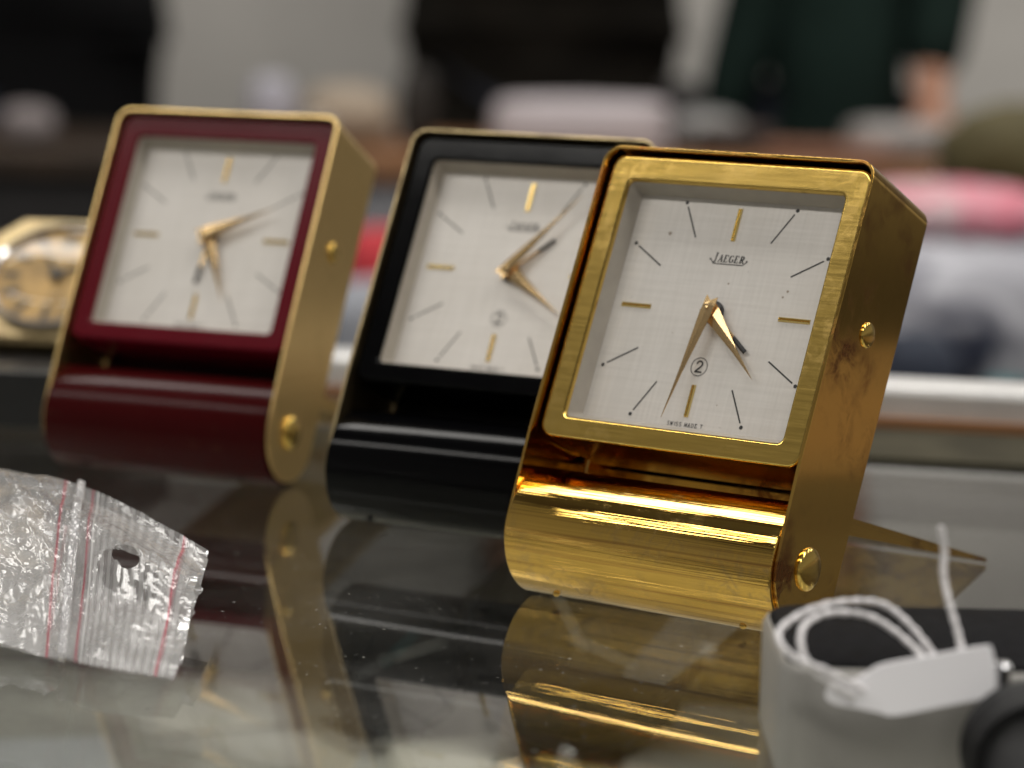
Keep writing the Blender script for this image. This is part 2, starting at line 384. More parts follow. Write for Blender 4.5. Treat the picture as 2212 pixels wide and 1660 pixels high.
def travel_clock(pos, yaw, lean, label, minute, hour, alarm, strap_m, roll_m, bezel_m, figure2=True, rivet_m='gold_bezel', mlen=18.8, mwid=1.1, spots=()):
    root = empty('travel_clock', (pos[0], pos[1], GZ), yaw)
    tag(root, label, 'clock', 'folding travel clocks on the glass counter')
    rx = Matrix.Rotation(-lean, 4, 'X')
    base = Matrix.Translation((0, 0, R*mm - GZ)) @ rx @ Matrix.Translation((0, -R*mm, -R*mm))
    def part(name, vf, m_, parent=None, smooth=35):
        o = build(name, S(vf[0]), vf[1], m_, parent or root, smooth)
        if parent is None: o.matrix_local = base
        return o
    bevel(part('strap', strap_mesh(), strap_m), 0.00016, 2, 50)
    # bezel and the case behind it
    bz = 47.95; hx, hz = 24.05, 24.3; oz = 47.55
    prof = []
    prof.append(rrect(0, bz, hx, hz, 2.4, 16.5))
    prof.append(rrect(0, bz, hx, hz, 2.4, 2.1))
    for i in range(1, 6):
        a = math.pi/2*i/5; e = 0.55*(1-math.cos(a)); prof.append(rrect(0, bz, hx-e, hz-e, max(0.6, 2.4-e), 2.1-0.6*math.sin(a)))
    prof.append(rrect(0, bz, hx-0.62, hz-0.62, 1.8, 1.5)); prof.append(rrect(0, oz, 20.52, 20.77, 1.35, 1.5)); prof.append(rrect(0, oz, 20.45, 20.7, 1.3, 1.5)); prof.append(rrect(0, oz, 20.2, 20.45, 1.15, 1.58)); prof.append(rrect(0, oz, 20.05, 20.3, 1.05, 1.85)); prof.append(rrect(0, oz, 20.05, 20.3, 1.05, 2.4))
    part('bezel', loft(prof, cap0=True), bezel_m)
    reh = [rrect(0, oz, 20.04, 20.29, 1.05, 2.3), rrect(0, 47.65, 19.0, 19.1, 0.5, CY+0.02), rrect(0, 47.65, 20.5, 20.5, 0.5, CY+0.1)]
    part('inner_frame', loft(reh), 'rehaut')
    dv, df = box(0, CY+0.35, 47.65, 39.6, 0.6, 40.0)
    dial = part('dial', ([(x, y if y > CY+0.3 else CY+0.05, z) for x, y, z in dv], df), 'dial', smooth=0)
    yk = CY + 0.02
    for sx, sz in ((1, 1), (-1, 1), (1, -1), (-1, -1)):
        for dot, a, b_ in (((10.25, 18.05), (9.87, 17.35), (7.0, 12.3)), ((17.8, 10.5), (17.1, 10.05), (12.1, 7.05))):
            ac = Acc(); stroke(ac, [(sx*a[0], CZ+sz*a[1]), (sx*b_[0], CZ+sz*b_[1])], 0.26, yk)
            k = len(ac.v); ac.v += [(sx*dot[0]+0.33*math.cos(t*math.pi/6), yk-0.001, CZ+sz*dot[1]+0.33*math.sin(t*math.pi/6)) for t in range(12)]; ac.f.append(tuple(range(k, k+12)))
            part('hour_line', (ac.v, ac.f), 'ink', dial, 0)
    for (x0, z0, x1, z1) in ((0, 12.1, 0, 17.7), (0, -12.1, 0, -17.5), (11.8, 0, 17.5, 0), (-11.8, 0, -17.4, 0)):
        mk = Acc(); d = Vector((x1-x0, z1-z0)).normalized(); nn = Vector((-d.y, d.x))*0.2
        for s in (-1, 1): mk.add(baton(x0+s*nn.x, CZ+z0+s*nn.y, x1+s*nn.x, CZ+z1+s*nn.y, 0.4, CY+0.03, 0.28))
        part('hour_marker', (mk.v, mk.f), 'marker', dial, 0)
    ac = Acc(); write(ac, 'JAEGER', -2.75, CZ+8.55, 1.15, 0.98, 0.86, 0.24, 0.11, yk, 0.12, 1.25)
    stroke(ac, [(-3.15, CZ+8.95), (-2.95, CZ+8.75), (-2.5, CZ+8.2), (2.9, CZ+8.2), (3.3, CZ+8.6), (3.55, CZ+8.75)], 0.15, yk)
    for x in (-3.2, 3.55): stroke(ac, [(x-0.1, CZ+8.9), (x+0.1, CZ+8.9)], 0.25, yk)
    part('dial_lettering', (ac.v, ac.f), 'ink', dial, 0)
    ac = Acc(); write(ac, 'SWISS MADE T', -3.1, CZ-19.05, 0.62, 0.62, 0.46, 0.1, 0.1, yk)
    part('origin_lettering', (ac.v, ac.f), 'ink', dial, 0)
    for sx_, sz_, sr_ in spots:
        part('age_spot', ([(sx_+sr_*math.cos(t)*(1+0.3*math.sin(3*t)), yk, CZ+sz_+sr_*math.sin(t)) for t in [math.pi*q/5 for q in range(10)]], [tuple(range(10))]), 'spot', dial, 0)
    if figure2:
        ac = Acc(); stroke(ac, arc(0, CZ-9.1, 1.45, 1.5, 0, 360, 28), 0.13, yk)
        stroke(ac, arc(0, CZ-8.65, 0.5, 0.5, 170, -35, 8) + [(-0.55, CZ-9.95)], 0.28, yk)
        stroke(ac, [(-0.6, CZ-9.95), (0.62, CZ-9.95)], 0.26, yk)
        part('circled_numeral', (ac.v, ac.f), 'ink', dial, 0)
    # hands on their arbor
    part('arbor_collar', lathe([(1.9, CY), (1.9, 4.8), (1.5, 4.65), (0.0, 4.65)], 'Y', 24, (0, 0, CZ)), 'black_hand')
    part('arbor', lathe([(0.42, CY), (0.3, 2.62), (0.0, 2.58)], 'Y', 16, (0, 0, CZ)), 'hand')
    av = Acc(); c, s = math.cos(math.radians(alarm)), math.sin(math.radians(alarm))
    def P(x, z): return (x*c+z*s, CZ-x*s+z*c)
    a0, a1 = P(0, -1.2), P(0, 6.6); av.add(baton(*a0, *a1, 0.7, 4.55, 0.12))
    ah = part('alarm_hand', (av.v, av.f), 'hand', smooth=0)
    a0, a1 = P(0, 6.3), P(0, 10.0); part('black_tip', baton(*a0, *a1, 0.78, 4.5, 0.14), 'black_hand', ah, 0)
    part('hour_hand', hand_mesh(15.2, 1.45, 1.2, 3.75, hour, 0.35, False), 'hand', smooth=0)
    part('minute_hand', hand_mesh(mlen, mwid, 2.1, 2.95, minute, 0.22), 'hand', smooth=0)
    # crystal
    cp = rrect(0, oz, 20.0, 20.25, 1.0, 2.12); part('crystal', (cp, [tuple(range(len(cp)))]), 'crystal', smooth=0)
    # roll, feet, rivets, buttons
    rr = 10.12; X = W2-0.56; b_ = 0.35
    pr = [(0, -X), (rr-b_, -X)] + [(rr-b_+b_*math.sin(a), -X+b_-b_*math.cos(a)) for a in (0.5, 1.0, 1.57)]
    pr += [(r_, -t) for r_, t in reversed(pr)]
    part('cover_roll', lathe(pr, 'X', 96, (0, R, R)), roll_m)
    for x in (-17.4, 17.2):
        part('foot', lathe([(0.0, -1.15), (0.35, -1.05), (0.6, -0.7), (0.62, -0.2), (0.4, 0.6), (0.4, 1.2)], 'Z', 14, (x, 9.0, 0.55)), roll_m if roll_m != 'red_roll' else 'black_lacquer')
    for s in (-1, 1):
        def dome(rad, hgt, z, nm):
            pf = [(rad, s*(W2-0.1)), (rad, s*(W2+0.15*hgt))] + [(rad*math.cos(a), s*(W2+hgt*(0.15+0.85*math.sin(a)))) for a in (0.2, 0.4, 0.6, 0.8, 1.0, 1.2, 1.35, 1.48)] + [(0, s*(W2+hgt))]
            part(nm, lathe(pf, 'X', 28, (0, R, z)), rivet_m)
        dome(3.4, 1.25, R+0.3, 'rivet'); dome(2.05, 0.75, 48.2, 'side_button')
    # back plate closing the gap and the fold-out stand
    part('back_plate', box(0, 18.4, 22, 2*W2-2.0, 0.8, 26), strap_m if roll_m == 'gold' else 'black_hand', smooth=0)
    cl, sl = math.cos(lean), math.sin(lean)
    def fp(x, uy, z): zz = z - R; return (x, uy*cl - zz*sl + R, uy*sl + zz*cl + R)
    hz_, tipz, ty = 15.2, GZ/mm+0.3, 70.0; v = []; f = []
    hw = 20.7; q = [(11.5, hz_+1.6), (ty, tipz)]
    for x in (-hw, hw):
        for uy, z in q: v += [fp(x, uy, z), fp(x, uy, z+0.7)]
    f = [(0, 2, 6, 4), (1, 5, 7, 3), (0, 1, 3, 2), (4, 6, 7, 5), (0, 4, 5, 1), (2, 3, 7, 6)]
    st = part('stand', (v, f), strap_m, smooth=0)
    for s in (-1, 1):
        x0, x1 = s*hw, s*(hw-0.7)
        a = [(11.5, hz_+1.55), (ty-2, tipz+0.5), (11.5, hz_-1.0)]
        v = [fp(x, uy, z) for x in (x0*1.002, x1) for uy, z in a]
        part('stand_flange', (v, [(0, 1, 2), (3, 5, 4), (0, 3, 4, 1), (1, 4, 5, 2), (2, 5, 3, 0)]), strap_m, st, 0)
    return root

travel_clock((0.02497, 0.43850), -0.62078, 0.43196, 'all-gold folding travel clock in front, sharp, showing about half past four', 189.5, 134.5, 128, 'gold_strap', 'gold', 'gold_bezel', spots=((-11.9, 12.6, 0.32), (1.3, 5.0, 0.18), (11.6, 3.6, 0.2), (12.2, 4.6, 0.22), (-6.5, -4.0, 0.1), (5.0, -15.0, 0.12)))
travel_clock((-0.06570, 0.55413), -0.39448, 0.47831, 'burgundy red folding travel clock with brass sides, farthest left of the three', 65.5, 154, 183.5, 'brass', 'red_roll', 'red_lacquer', False, 'gold_bezel', 15.0, 1.6)
travel_clock((-0.00694, 0.50041), -0.48745, 0.49249, 'black folding travel clock with thin brass edge, half hidden behind the gold one', 37.2, 122.8, 48, 'old_brass', 'black_lacquer', 'black_lacquer', True, 'old_brass')

# ------------------------------------------------------------------ the glass counter
def struct(o): o['kind'] = 'structure'; return o
SH = -0.075
CX0, CX1, CY0, CY1 = -0.62, 0.175, 0.20, 0.70
counter = empty('display_counter', (0, 0.45, -0.91)); tag(counter, 'glass topped display counter under the clocks', 'counter')
def cpart(name, vf, m_, smooth=0):
    return build(name, [(x, y-0.45, z+0.91) for x, y, z in vf[0]], vf[1], m_, counter, smooth)
M['shelf'] = plain('shelf_lining', (0.58, 0.555, 0.51), 0.85, nscale=30, namp=0.2)
M['dark_wood'] = plain('dark_wood', (0.030, 0.018, 0.010), 0.45, nscale=14, namp=0.5)
M['brown_wood'] = plain('brown_wood', (0.20, 0.09, 0.035), 0.5, nscale=9, namp=0.4)
M['alu'] = plain('pale_aluminium', (0.62, 0.61, 0.60), 0.38, 0.35, nscale=60, namp=0.08)
RL0, RL1 = Vector((CX0, 0.80, 0)), Vector((CX1, 0.614, 0))      # rear rail, slightly askew to the camera
pv = [(CX0, CY0, z) for z in (GZ-0.006, GZ)] + [(CX1, CY0, z) for z in (GZ-0.006, GZ)] + [(CX1, RL1.y, z) for z in (GZ-0.006, GZ)] + [(CX0, RL0.y, z) for z in (GZ-0.006, GZ)]
cpart('glass_top', (pv, [(0, 2, 3, 1), (2, 4, 5, 3), (4, 6, 7, 5), (6, 0, 1, 7), (1, 3, 5, 7), (0, 6, 4, 2)]), 'glass')
sv = [(CX0, CY0, SH), (CX1+0.02, CY0, SH), (CX1+0.02, 1.2, SH), (CX0, 1.2, SH)]
sv += [(x, y, SH-0.012) for x, y, z in sv]
cpart('display_shelf', (sv, [(0, 1, 2, 3), (7, 6, 5, 4), (0, 4, 5, 1), (1, 5, 6, 2), (2, 6, 7, 3), (3, 7, 4, 0)]), 'shelf')
def along(a, b_, wdt, z0, z1):
    d = (b_-a).normalized(); n_ = Vector((-d.y, d.x, 0))*wdt
    q = [a, b_, b_+n_, a+n_]
    v = [(p_.x, p_.y, z0) for p_ in q] + [(p_.x, p_.y, z1) for p_ in q]
    return v, [(3, 2, 1, 0), (4, 5, 6, 7), (0, 1, 5, 4), (1, 2, 6, 5), (2, 3, 7, 6), (3, 0, 4, 7)]
bevel(cpart('rear_rail', along(RL0, RL1, 0.018, GZ-0.004, GZ+0.0100), 'alu', 30), 0.002, 3)
dd = Vector((0, -0.004, 0)); cpart('rail_trim', along(RL0+dd, RL1+dd, 0.0038, GZ+0.0004, GZ+0.0030), 'brown_wood')
sa = RL0.lerp(RL1, 0.76)+Vector((0, -.047, 0)); sb = RL1+Vector((0, -.047, 0))
cpart('frame_strip', along(sa, sb, 0.041, GZ+0.0003, GZ+0.0010), plain('olive_felt', (0.045, 0.040, 0.026), 0.9, nscale=60, namp=0.3, spec=0.1))
cpart('rear_panel', along(RL0+Vector((0, .02, 0)), RL1+Vector((0, .02, 0)), 0.02, -0.90, GZ-0.0045), 'dark_wood')
cpart('end_frame', box(CX1+0.10, 0.42, -0.45, 0.196, 0.5, 0.9), plain('walnut', (0.085, 0.048, 0.024), 0.5, nscale=10, namp=0.4))
cpart('base_cabinet', box((CX0+CX1)/2, 0.44, -0.50, CX1-CX0-0.01, 0.44, 0.79), 'dark_wood')

# ------------------------------------------------------------------ things lying in the case under the glass
def place(o_loc_px, z): return at_z(o_loc_px[0], o_loc_px[1], z)
M['cream_card'] = plain('cream_card', (0.72, 0.68, 0.60), 0.8, nscale=40, namp=0.08)
M['white_card'] = plain('white_card', (0.76, 0.77, 0.82), 0.7)
M['black_dial'] = plain('black_dial', (0.006, 0.006, 0.007), 0.3)
M['black_rubber'] = plain('black_plastic', (0.010, 0.010, 0.011), 0.38, nscale=120, namp=0.3)
M['steel'] = plain('polished_steel', (0.62, 0.62, 0.64), 0.18, 1.0)
M['white_paint'] = plain('white_paint', (0.75, 0.75, 0.75), 0.5)
M['teal'] = plain('teal_enamel', (0.02, 0.16, 0.18), 0.4)
def dial_gauge(px, rad, label, tilt, rz, hands):
    c = place(px, SH); root = empty('black_watch', (c.x, c.y, SH), rz); tag(root, label, 'watch', 'black watches under the glass')
    mtx = Matrix.Translation((0, 0, rad*math.sin(tilt)+0.002)) @ Matrix.Rotation(math.pi/2 - tilt, 4, 'X')
    def pt(nm, vf, m_, sm=40):
        o = build(nm, vf[0], vf[1], m_, root, sm); o.matrix_local = Matrix.Translation((0, 0, rad*math.sin(tilt)+0.002)) @ Matrix.Rotation(-(math.pi/2-tilt), 4, 'X'); return o
    pt('case', lathe([(rad*0.9, 0.009), (rad, 0.006), (rad, 0.001), (rad*0.95, -0.0015), (rad*0.86, -0.001), (rad*0.84, 0.001)], 'Y', 48), 'black_rubber')
    pt('face', lathe([(rad*0.86, 0.002), (rad*0.86, 0.0012), (0, 0.0012)], 'Y', 48), 'black_dial')
    for a, ln, m_ in hands:
        d = Vector((math.sin(math.radians(a)), 0, math.cos(math.radians(a)))); n_ = Vector((d.z, 0, -d.x))*0.0005
        q = [-d*0.002+n_, d*ln*rad+n_*0.5, d*ln*rad-n_*0.5, -d*0.002-n_]
        v = [(p_.x, 0.0008, p_.z) for p_ in q] + [(p_.x, 0.0003, p_.z) for p_ in q]
        pt('hand', (v, [(0, 1, 2, 3), (7, 6, 5, 4), (0, 4, 5, 1), (1, 5, 6, 2), (2, 6, 7, 3), (3, 7, 4, 0)]), m_, 0)
    pt('crown', lathe([(0.002, rad*0.98), (0.0024, rad*1.04), (0.0024, rad*1.12), (0.0, rad*1.13)], 'X', 16, (0, 0.004, 0)), 'steel')
dial_gauge((838, 1590), 0.0175, 'black dial watch under the glass beside the silver buckle', 1.2, -0.2, ((70, 0.75, 'white_paint'), (235, 0.6, 'steel'), (40, 0.5, 'teal')))
dial_gauge((1245, 1640), 0.027, 'larger black watch under the glass beneath the gold clock', 1.2, -0.15, ((-30, 0.7, 'white_paint'), (110, 0.5, 'white_paint')))
# silver chain of beads, loose papers and added fill sheets
a, b_ = place((1345, 1440), SH), place((1235, 1720), SH)
ch = empty('bead_chain', (a.x, a.y, SH)); tag(ch, 'silver bead chain lying under the glass below the gold clock', 'chain')
for i in range(16):
    t = i/15; p_ = a.lerp(b_, t); big = i % 4 == 1; r_ = 0.0028 if big else 0.0016
    pf = [(r_*math.sin(math.pi*k/8), -r_*math.cos(math.pi*k/8)) for k in range(9)]; pf[0] = (0, -r_); pf[-1] = (0, r_)
    vz = 0.02*math.sin(math.pi*t)
    build('bead', *[q for q in lathe(pf, 'Z', 14, (p_.x-a.x+0.003*math.sin(5*t), p_.y-a.y, r_+vz*0.15))][:2], 'steel', ch, 60)
def card(name, px4, label, cat, m_, z=SH, th=0.0012):
    q = [at_z(u, v, z+th) for u, v in px4]; c = sum(q, Vector())/4
    v = [(p_.x-c.x, p_.y-c.y, 0.0004) for p_ in q] + [(p_.x-c.x, p_.y-c.y, th) for p_ in q]
    o = build(name, v, [(3, 2, 1, 0), (4, 5, 6, 7), (0, 1, 5, 4), (1, 2, 6, 5), (2, 3, 7, 6), (3, 0, 4, 7)], m_, None, 0); o.location = (c.x, c.y, z)
    tag(o, label, cat); return o
card('card_or_fill', [(395, 1370), (640, 1330), (640, 1560), (330, 1590)], 'pale grey card under the glass between bag and watch', 'card', 'cream_card')
card('card_or_fill', [(1390, 1480), (1660, 1500), (1640, 1720), (1330, 1720)], 'pale card under the glass at the right', 'card', 'cream_card', SH+0.0015)
card('card_or_fill', [(880, 1215), (1130, 1235), (1150, 1385), (860, 1360)], 'added white fill sheet under the glass beneath the black clock', 'fill sheet', 'white_card', SH+0.0005)  # added sheet, stands in for pale light coming through the glass here
card('card_or_fill', [(1560, 1130), (2150, 1170), (2200, 1330), (1560, 1290)], 'added white fill sheet under the glass behind the gold clock', 'fill sheet', 'white_card', SH+0.0005)  # added sheet, brightens what the gold clock's side reflects
card('price_card', [(-60, 1600), (235, 1590), (268, 1700), (-80, 1710)], 'bluish white card at the bottom left under the glass', 'card', 'white_card')
card('card_or_fill', [(830, 1500), (1110, 1540), (1130, 1720), (850, 1720)], 'cream slip of paper beside the black watch under the glass', 'card', 'cream_card', SH+0.0005)
pch = empty('suede_pouch', tuple(place((520, 1385), SH))); tag(pch, 'brown suede pouch under the glass below the red clock', 'pouch')
pl_ = [rrect(0, 0, 0.016-e_, 0.012-e_, 0.006-e_*0.5, z_) for e_, z_ in ((0.001, 0.0004), (0, 0.003), (0.0008, 0.007), (0.003, 0.0095), (0.0055, 0.0105))]
vv, ff = loft(pl_, cap0=True, cap1=True)
build('bag', [(x, z, y + 0.0006*math.sin(400*x)) for x, y, z in vv], ff, plain('brown_suede', (0.22, 0.14, 0.11), 0.95, nscale=120, namp=0.2), pch, 50)
build('drawstring', *tube(catmull([(-0.012, -0.006, 0.0105), (0, -0.002, 0.0118), (0.010, -0.004, 0.011), (0.017, -0.010, 0.002)], 8), 0.0006, 8), 'dark_wood', pch, 60)
c = place((458, 1500), SH); st = empty('gold_stud', (c.x, c.y, SH)); tag(st, 'small gold stud standing on the card under the glass', 'stud')
build('head', *lathe([(0.0, -0.0012), (0.0014, -0.001), (0.0017, 0.0), (0.0014, 0.001), (0, 0.0012)], 'X', 20, (0, 0, 0.006)), 'marker', st, 50)
build('post', *lathe([(0.0005, 0), (0.0005, 0.0055)], 'Z', 10), 'marker', st, 50)
# silver buckle
c = place((800, 1600), SH); bk = empty('silver_buckle', (c.x, c.y, SH), 0.5); tag(bk, 'silver buckle strap under the glass left of the black watch', 'buckle')
fr = [rrect(0, 0, 0.009, 0.011, 0.003, 0.0), rrect(0, 0, 0.009, 0.011, 0.003, 0.0025), rrect(0, 0, 0.0068, 0.0085, 0.002, 0.0025), rrect(0, 0, 0.0068, 0.0085, 0.002, 0.0)]
v, f = loft(fr, close=True); build('frame', [(x, z, y+0.0005) for x, y, z in v], f, 'steel', bk, 40)
build('prong', *box(0, 0, 0.0035, 0.0012, 0.02, 0.001), 'steel', bk, 0)

# ------------------------------------------------------------------ small gold clock on a black block, far left
blk_a = at_z(60, 925, GZ)
block = bevel(build('display_block', *box(0, 0, 0.0065, 0.085, 0.062, 0.0125), plain('black_block', (0.006, 0.006, 0.007), 0.3, nscale=80, namp=0.2)), 0.0006, 2)
block.location = (blk_a.x-0.022, blk_a.y+0.031, GZ); block.rotation_euler.z = -0.12
tag(block, 'low black block carrying the small gold clock', 'block')
cc = at_y(78, 772, blk_a.y+0.022)
dc = empty('desk_clock', (cc.x, cc.y, GZ+0.0128), -0.18); tag(dc, 'small square gold clock with amber dial at left edge', 'clock')
tl = math.radians(50); hh = 0.0195
dm = Matrix.Translation((0, 0, 0.0035)) @ Matrix.Rotation(-tl, 4, 'X') @ Matrix.Translation((0, 0, hh))
def dpart(nm, vf, m_, sm=35, par=None):
    o = build(nm, vf[0], vf[1], m_, par or dc, sm)
    if par is None: o.matrix_local = dm
    return o
def octa(h, cut, y): return [(h, y, h-cut), (h-cut, y, h), (-h+cut, y, h), (-h, y, h-cut), (-h, y, -h+cut), (-h+cut, y, -h), (h-cut, y, -h), (h, y, -h+cut)]
dpart('case', loft([octa(hh, 0.006, 0.0055), octa(hh, 0.006, 0.001), octa(hh-0.0012, 0.0056, 0.0), octa(hh-0.004, 0.005, 0.0)], cap0=True, cap1=True), 'old_brass', 25)
M['amber_dial'] = plain('amber_dial', (0.40, 0.25, 0.085), 0.5, 0.2, nscale=160, namp=0.5)
fd = dpart('dial', lathe([(0.0148, 0.0), (0.0148, -0.0006), (0.0, -0.0006)], 'Y', 48), 'amber_dial')
for k in range(12):
    a = math.pi*k/6; d = Vector((math.sin(a), 0, math.cos(a))); n_ = Vector((d.z, 0, -d.x))*0.0007
    q = [d*0.0092+n_, d*0.0136+n_, d*0.0136-n_, d*0.0092-n_]
    v = [(p_.x, -0.0007, p_.z) for p_ in q] + [(p_.x, -0.00085, p_.z) for p_ in q]
    dpart('hour_marker', (v, [(0, 1, 2, 3), (7, 6, 5, 4), (0, 4, 5, 1), (1, 5, 6, 2), (2, 6, 7, 3), (3, 7, 4, 0)]), 'ink', 0, fd)
for a, ln, wd in ((55, 0.0105, 0.0006), (-35, 0.007, 0.0008)):
    d = Vector((math.sin(math.radians(a)), 0, math.cos(math.radians(a)))); n_ = Vector((d.z, 0, -d.x))*wd
    q = [-d*0.002+n_, d*ln+n_*0.4, d*ln-n_*0.4, -d*0.002-n_]
    v = [(p_.x, -0.0012, p_.z) for p_ in q] + [(p_.x, -0.0016, p_.z) for p_ in q]
    dpart('hand', (v, [(0, 1, 2, 3), (7, 6, 5, 4), (0, 4, 5, 1), (1, 5, 6, 2), (2, 6, 7, 3), (3, 7, 4, 0)]), 'ink', 0)
dpart('hub', lathe([(0.0012, -0.001), (0.0012, -0.002), (0, -0.0022)], 'Y', 16), 'ink')
dpart('crystal_rim', lathe([(0.0162, 0.0), (0.0162, -0.0016), (0.0156, -0.0022), (0.0149, -0.0016), (0.0149, 0.0)], 'Y', 48), 'steel')
dpart('crystal', lathe([(0.0149, -0.0018), (0.014, -0.003), (0.010, -0.004), (0.005, -0.0047), (0, -0.0048)], 'Y', 48), 'crystal', 60)
dpart('foot', box(0, 0.007, -hh*0.62, 0.012, 0.012, 0.006), 'brass')

# ------------------------------------------------------------------ zip bag, front left
def bag_material():
    m = bpy.data.materials.new('clear_plastic_film'); m.use_nodes = True
    n, l = m.node_tree.nodes, m.node_tree.links
    n.remove(n['Principled BSDF']); out = n['Material Output']
    uv = n.new('ShaderNodeUVMap'); uv.uv_map = 'UVMap'; sx = n.new('ShaderNodeSeparateXYZ'); l.new(uv.outputs[0], sx.inputs[0])
    u = sx.outputs['X']
    nz = tex(n, l, 'ShaderNodeTexNoise', 95, Detail=4.0, Roughness=0.55); nz2 = tex(n, l, 'ShaderNodeTexNoise', 420, Detail=2.0)
    wob = math_n(n, l, 'ADD', u, math_n(n, l, 'MULTIPLY', math_n(n, l, 'SUBTRACT', nz.outputs[0], 0.5), 0.006))
    # printed white ribs on the header (u > 0.70)
    ph = math_n(n, l, 'SINE', math_n(n, l, 'MULTIPLY', wob, 2*math.pi*42))
    rib = math_n(n, l, 'GREATER_THAN', ph, 0.15)
    on = math_n(n, l, 'MULTIPLY', math_n(n, l, 'GREATER_THAN', u, 0.715), math_n(n, l, 'LESS_THAN', u, 0.965))
    rib = math_n(n, l, 'MULTIPLY', rib, on)
    def line(c, hw):
        return math_n(n, l, 'LESS_THAN', math_n(n, l, 'ABSOLUTE', math_n(n, l, 'SUBTRACT', wob, c)), hw)
    red = line(0.535, 0.004)
    for c, h in ((0.675, 0.004), (0.94, 0.003)): red = math_n(n, l, 'MAXIMUM', red, line(c, h))
    zipw = math_n(n, l, 'MAXIMUM', line(0.60, 0.012), line(0.70, 0.004))
    tr = n.new('ShaderNodeBsdfTransparent'); tr.inputs[0].default_value = (0.93, 0.93, 0.94, 1)
    di = n.new('ShaderNodeBsdfDiffuse'); ts = n.new('ShaderNodeBsdfTranslucent')
    col = mixc(n, l, red, (0.80, 0.79, 0.79), (0.62, 0.06, 0.12)); l.new(col, di.inputs[0]); l.new(col, ts.inputs[0])
    dm_ = n.new('ShaderNodeMixShader'); dm_.inputs[0].default_value = 0.35; l.new(di.outputs[0], dm_.inputs[1]); l.new(ts.outputs[0], dm_.inputs[2])
    f = math_n(n, l, 'ADD', math_n(n, l, 'MULTIPLY', nz.outputs[0], 0.30), 0.08)
    f = math_n(n, l, 'ADD', f, math_n(n, l, 'MULTIPLY', rib, 0.13)); f = math_n(n, l, 'ADD', f, math_n(n, l, 'MULTIPLY', zipw, 0.3))
    f = math_n(n, l, 'ADD', f, math_n(n, l, 'MULTIPLY', red, 0.22))
    f = math_n(n, l, 'ADD', f, math_n(n, l, 'MULTIPLY', math_n(n, l, 'LESS_THAN', u, 0.6), 0.07))
    bp = n.new('ShaderNodeBump'); bp.inputs['Strength'].default_value = 0.55; bp.inputs['Distance'].default_value = 0.0018
    hh_ = math_n(n, l, 'ADD', nz.outputs[0], math_n(n, l, 'MULTIPLY', nz2.outputs[0], 0.08)); hh_ = math_n(n, l, 'MULTIPLY', hh_, math_n(n, l, 'SUBTRACT', 1.0, math_n(n, l, 'MULTIPLY', math_n(n, l, 'GREATER_THAN', u, 0.63), 0.62))); l.new(hh_, bp.inputs['Height'])
    gl = n.new('ShaderNodeBsdfGlossy'); gl.inputs['Roughness'].default_value = 0.18; l.new(bp.outputs[0], gl.inputs['Normal'])
    a = n.new('ShaderNodeMixShader'); l.new(f, a.inputs[0]); l.new(tr.outputs[0], a.inputs[1]); l.new(dm_.outputs[0], a.inputs[2])
    fr = n.new('ShaderNodeFresnel'); fr.inputs['IOR'].default_value = 1.5; l.new(bp.outputs[0], fr.inputs['Normal'])
    frc = math_n(n, l, 'MINIMUM', math_n(n, l, 'ADD', fr.outputs[0], 0.03), 0.5)
    b_ = n.new('ShaderNodeMixShader'); l.new(frc, b_.inputs[0]); l.new(a.outputs[0], b_.inputs[1]); l.new(gl.outputs[0], b_.inputs[2])
    # punched hang hole in the header
    v_ = sx.outputs['Y']; wv = math_n(n, l, 'MULTIPLY', math_n(n, l, 'SUBTRACT', nz.outputs[0], 0.5), 0.05)
    hu = math_n(n, l, 'DIVIDE', math_n(n, l, 'ADD', math_n(n, l, 'SUBTRACT', u, 0.815), math_n(n, l, 'MULTIPLY', wv, 0.3)), 0.040)
    ht = math_n(n, l, 'ADD', math_n(n, l, 'SUBTRACT', v_, 0.575), math_n(n, l, 'MULTIPLY', math_n(n, l, 'SUBTRACT', u, 0.815), 0.15))
    ht = math_n(n, l, 'DIVIDE', math_n(n, l, 'ADD', ht, wv), 0.045)
    inside = math_n(n, l, 'LESS_THAN', math_n(n, l, 'ADD', math_n(n, l, 'MULTIPLY', hu, hu), math_n(n, l, 'MULTIPLY', ht, ht)), 1.0)
    t2_ = n.new('ShaderNodeBsdfTransparent'); c_ = n.new('ShaderNodeMixShader'); l.new(inside, c_.inputs[0]); l.new(b_.outputs[0], c_.inputs[1]); l.new(t2_.outputs[0], c_.inputs[2])
    l.new(c_.outputs[0], out.inputs['Surface'])
    return m
M['film'] = bag_material()
bag = empty('zip_bag', (-0.075, 0.425, GZ)); tag(bag, 'crumpled clear plastic zip bag with red printed lines', 'plastic bag')
front = catmull([at_z(-260, 1335, GZ+.0035), at_z(-120, 1362, GZ+.003), at_z(80, 1412, GZ+.002), at_z(200, 1440, GZ+.003), at_z(380, 1470, GZ+.0025)], 48)
back = catmull([at_y(-260, 975, .50), at_y(-120, 990, .49), at_y(120, 1036, .472), at_y(240, 1075, .458), at_y(455, 1192, .432)], 48)
NU, NV = len(front), 100
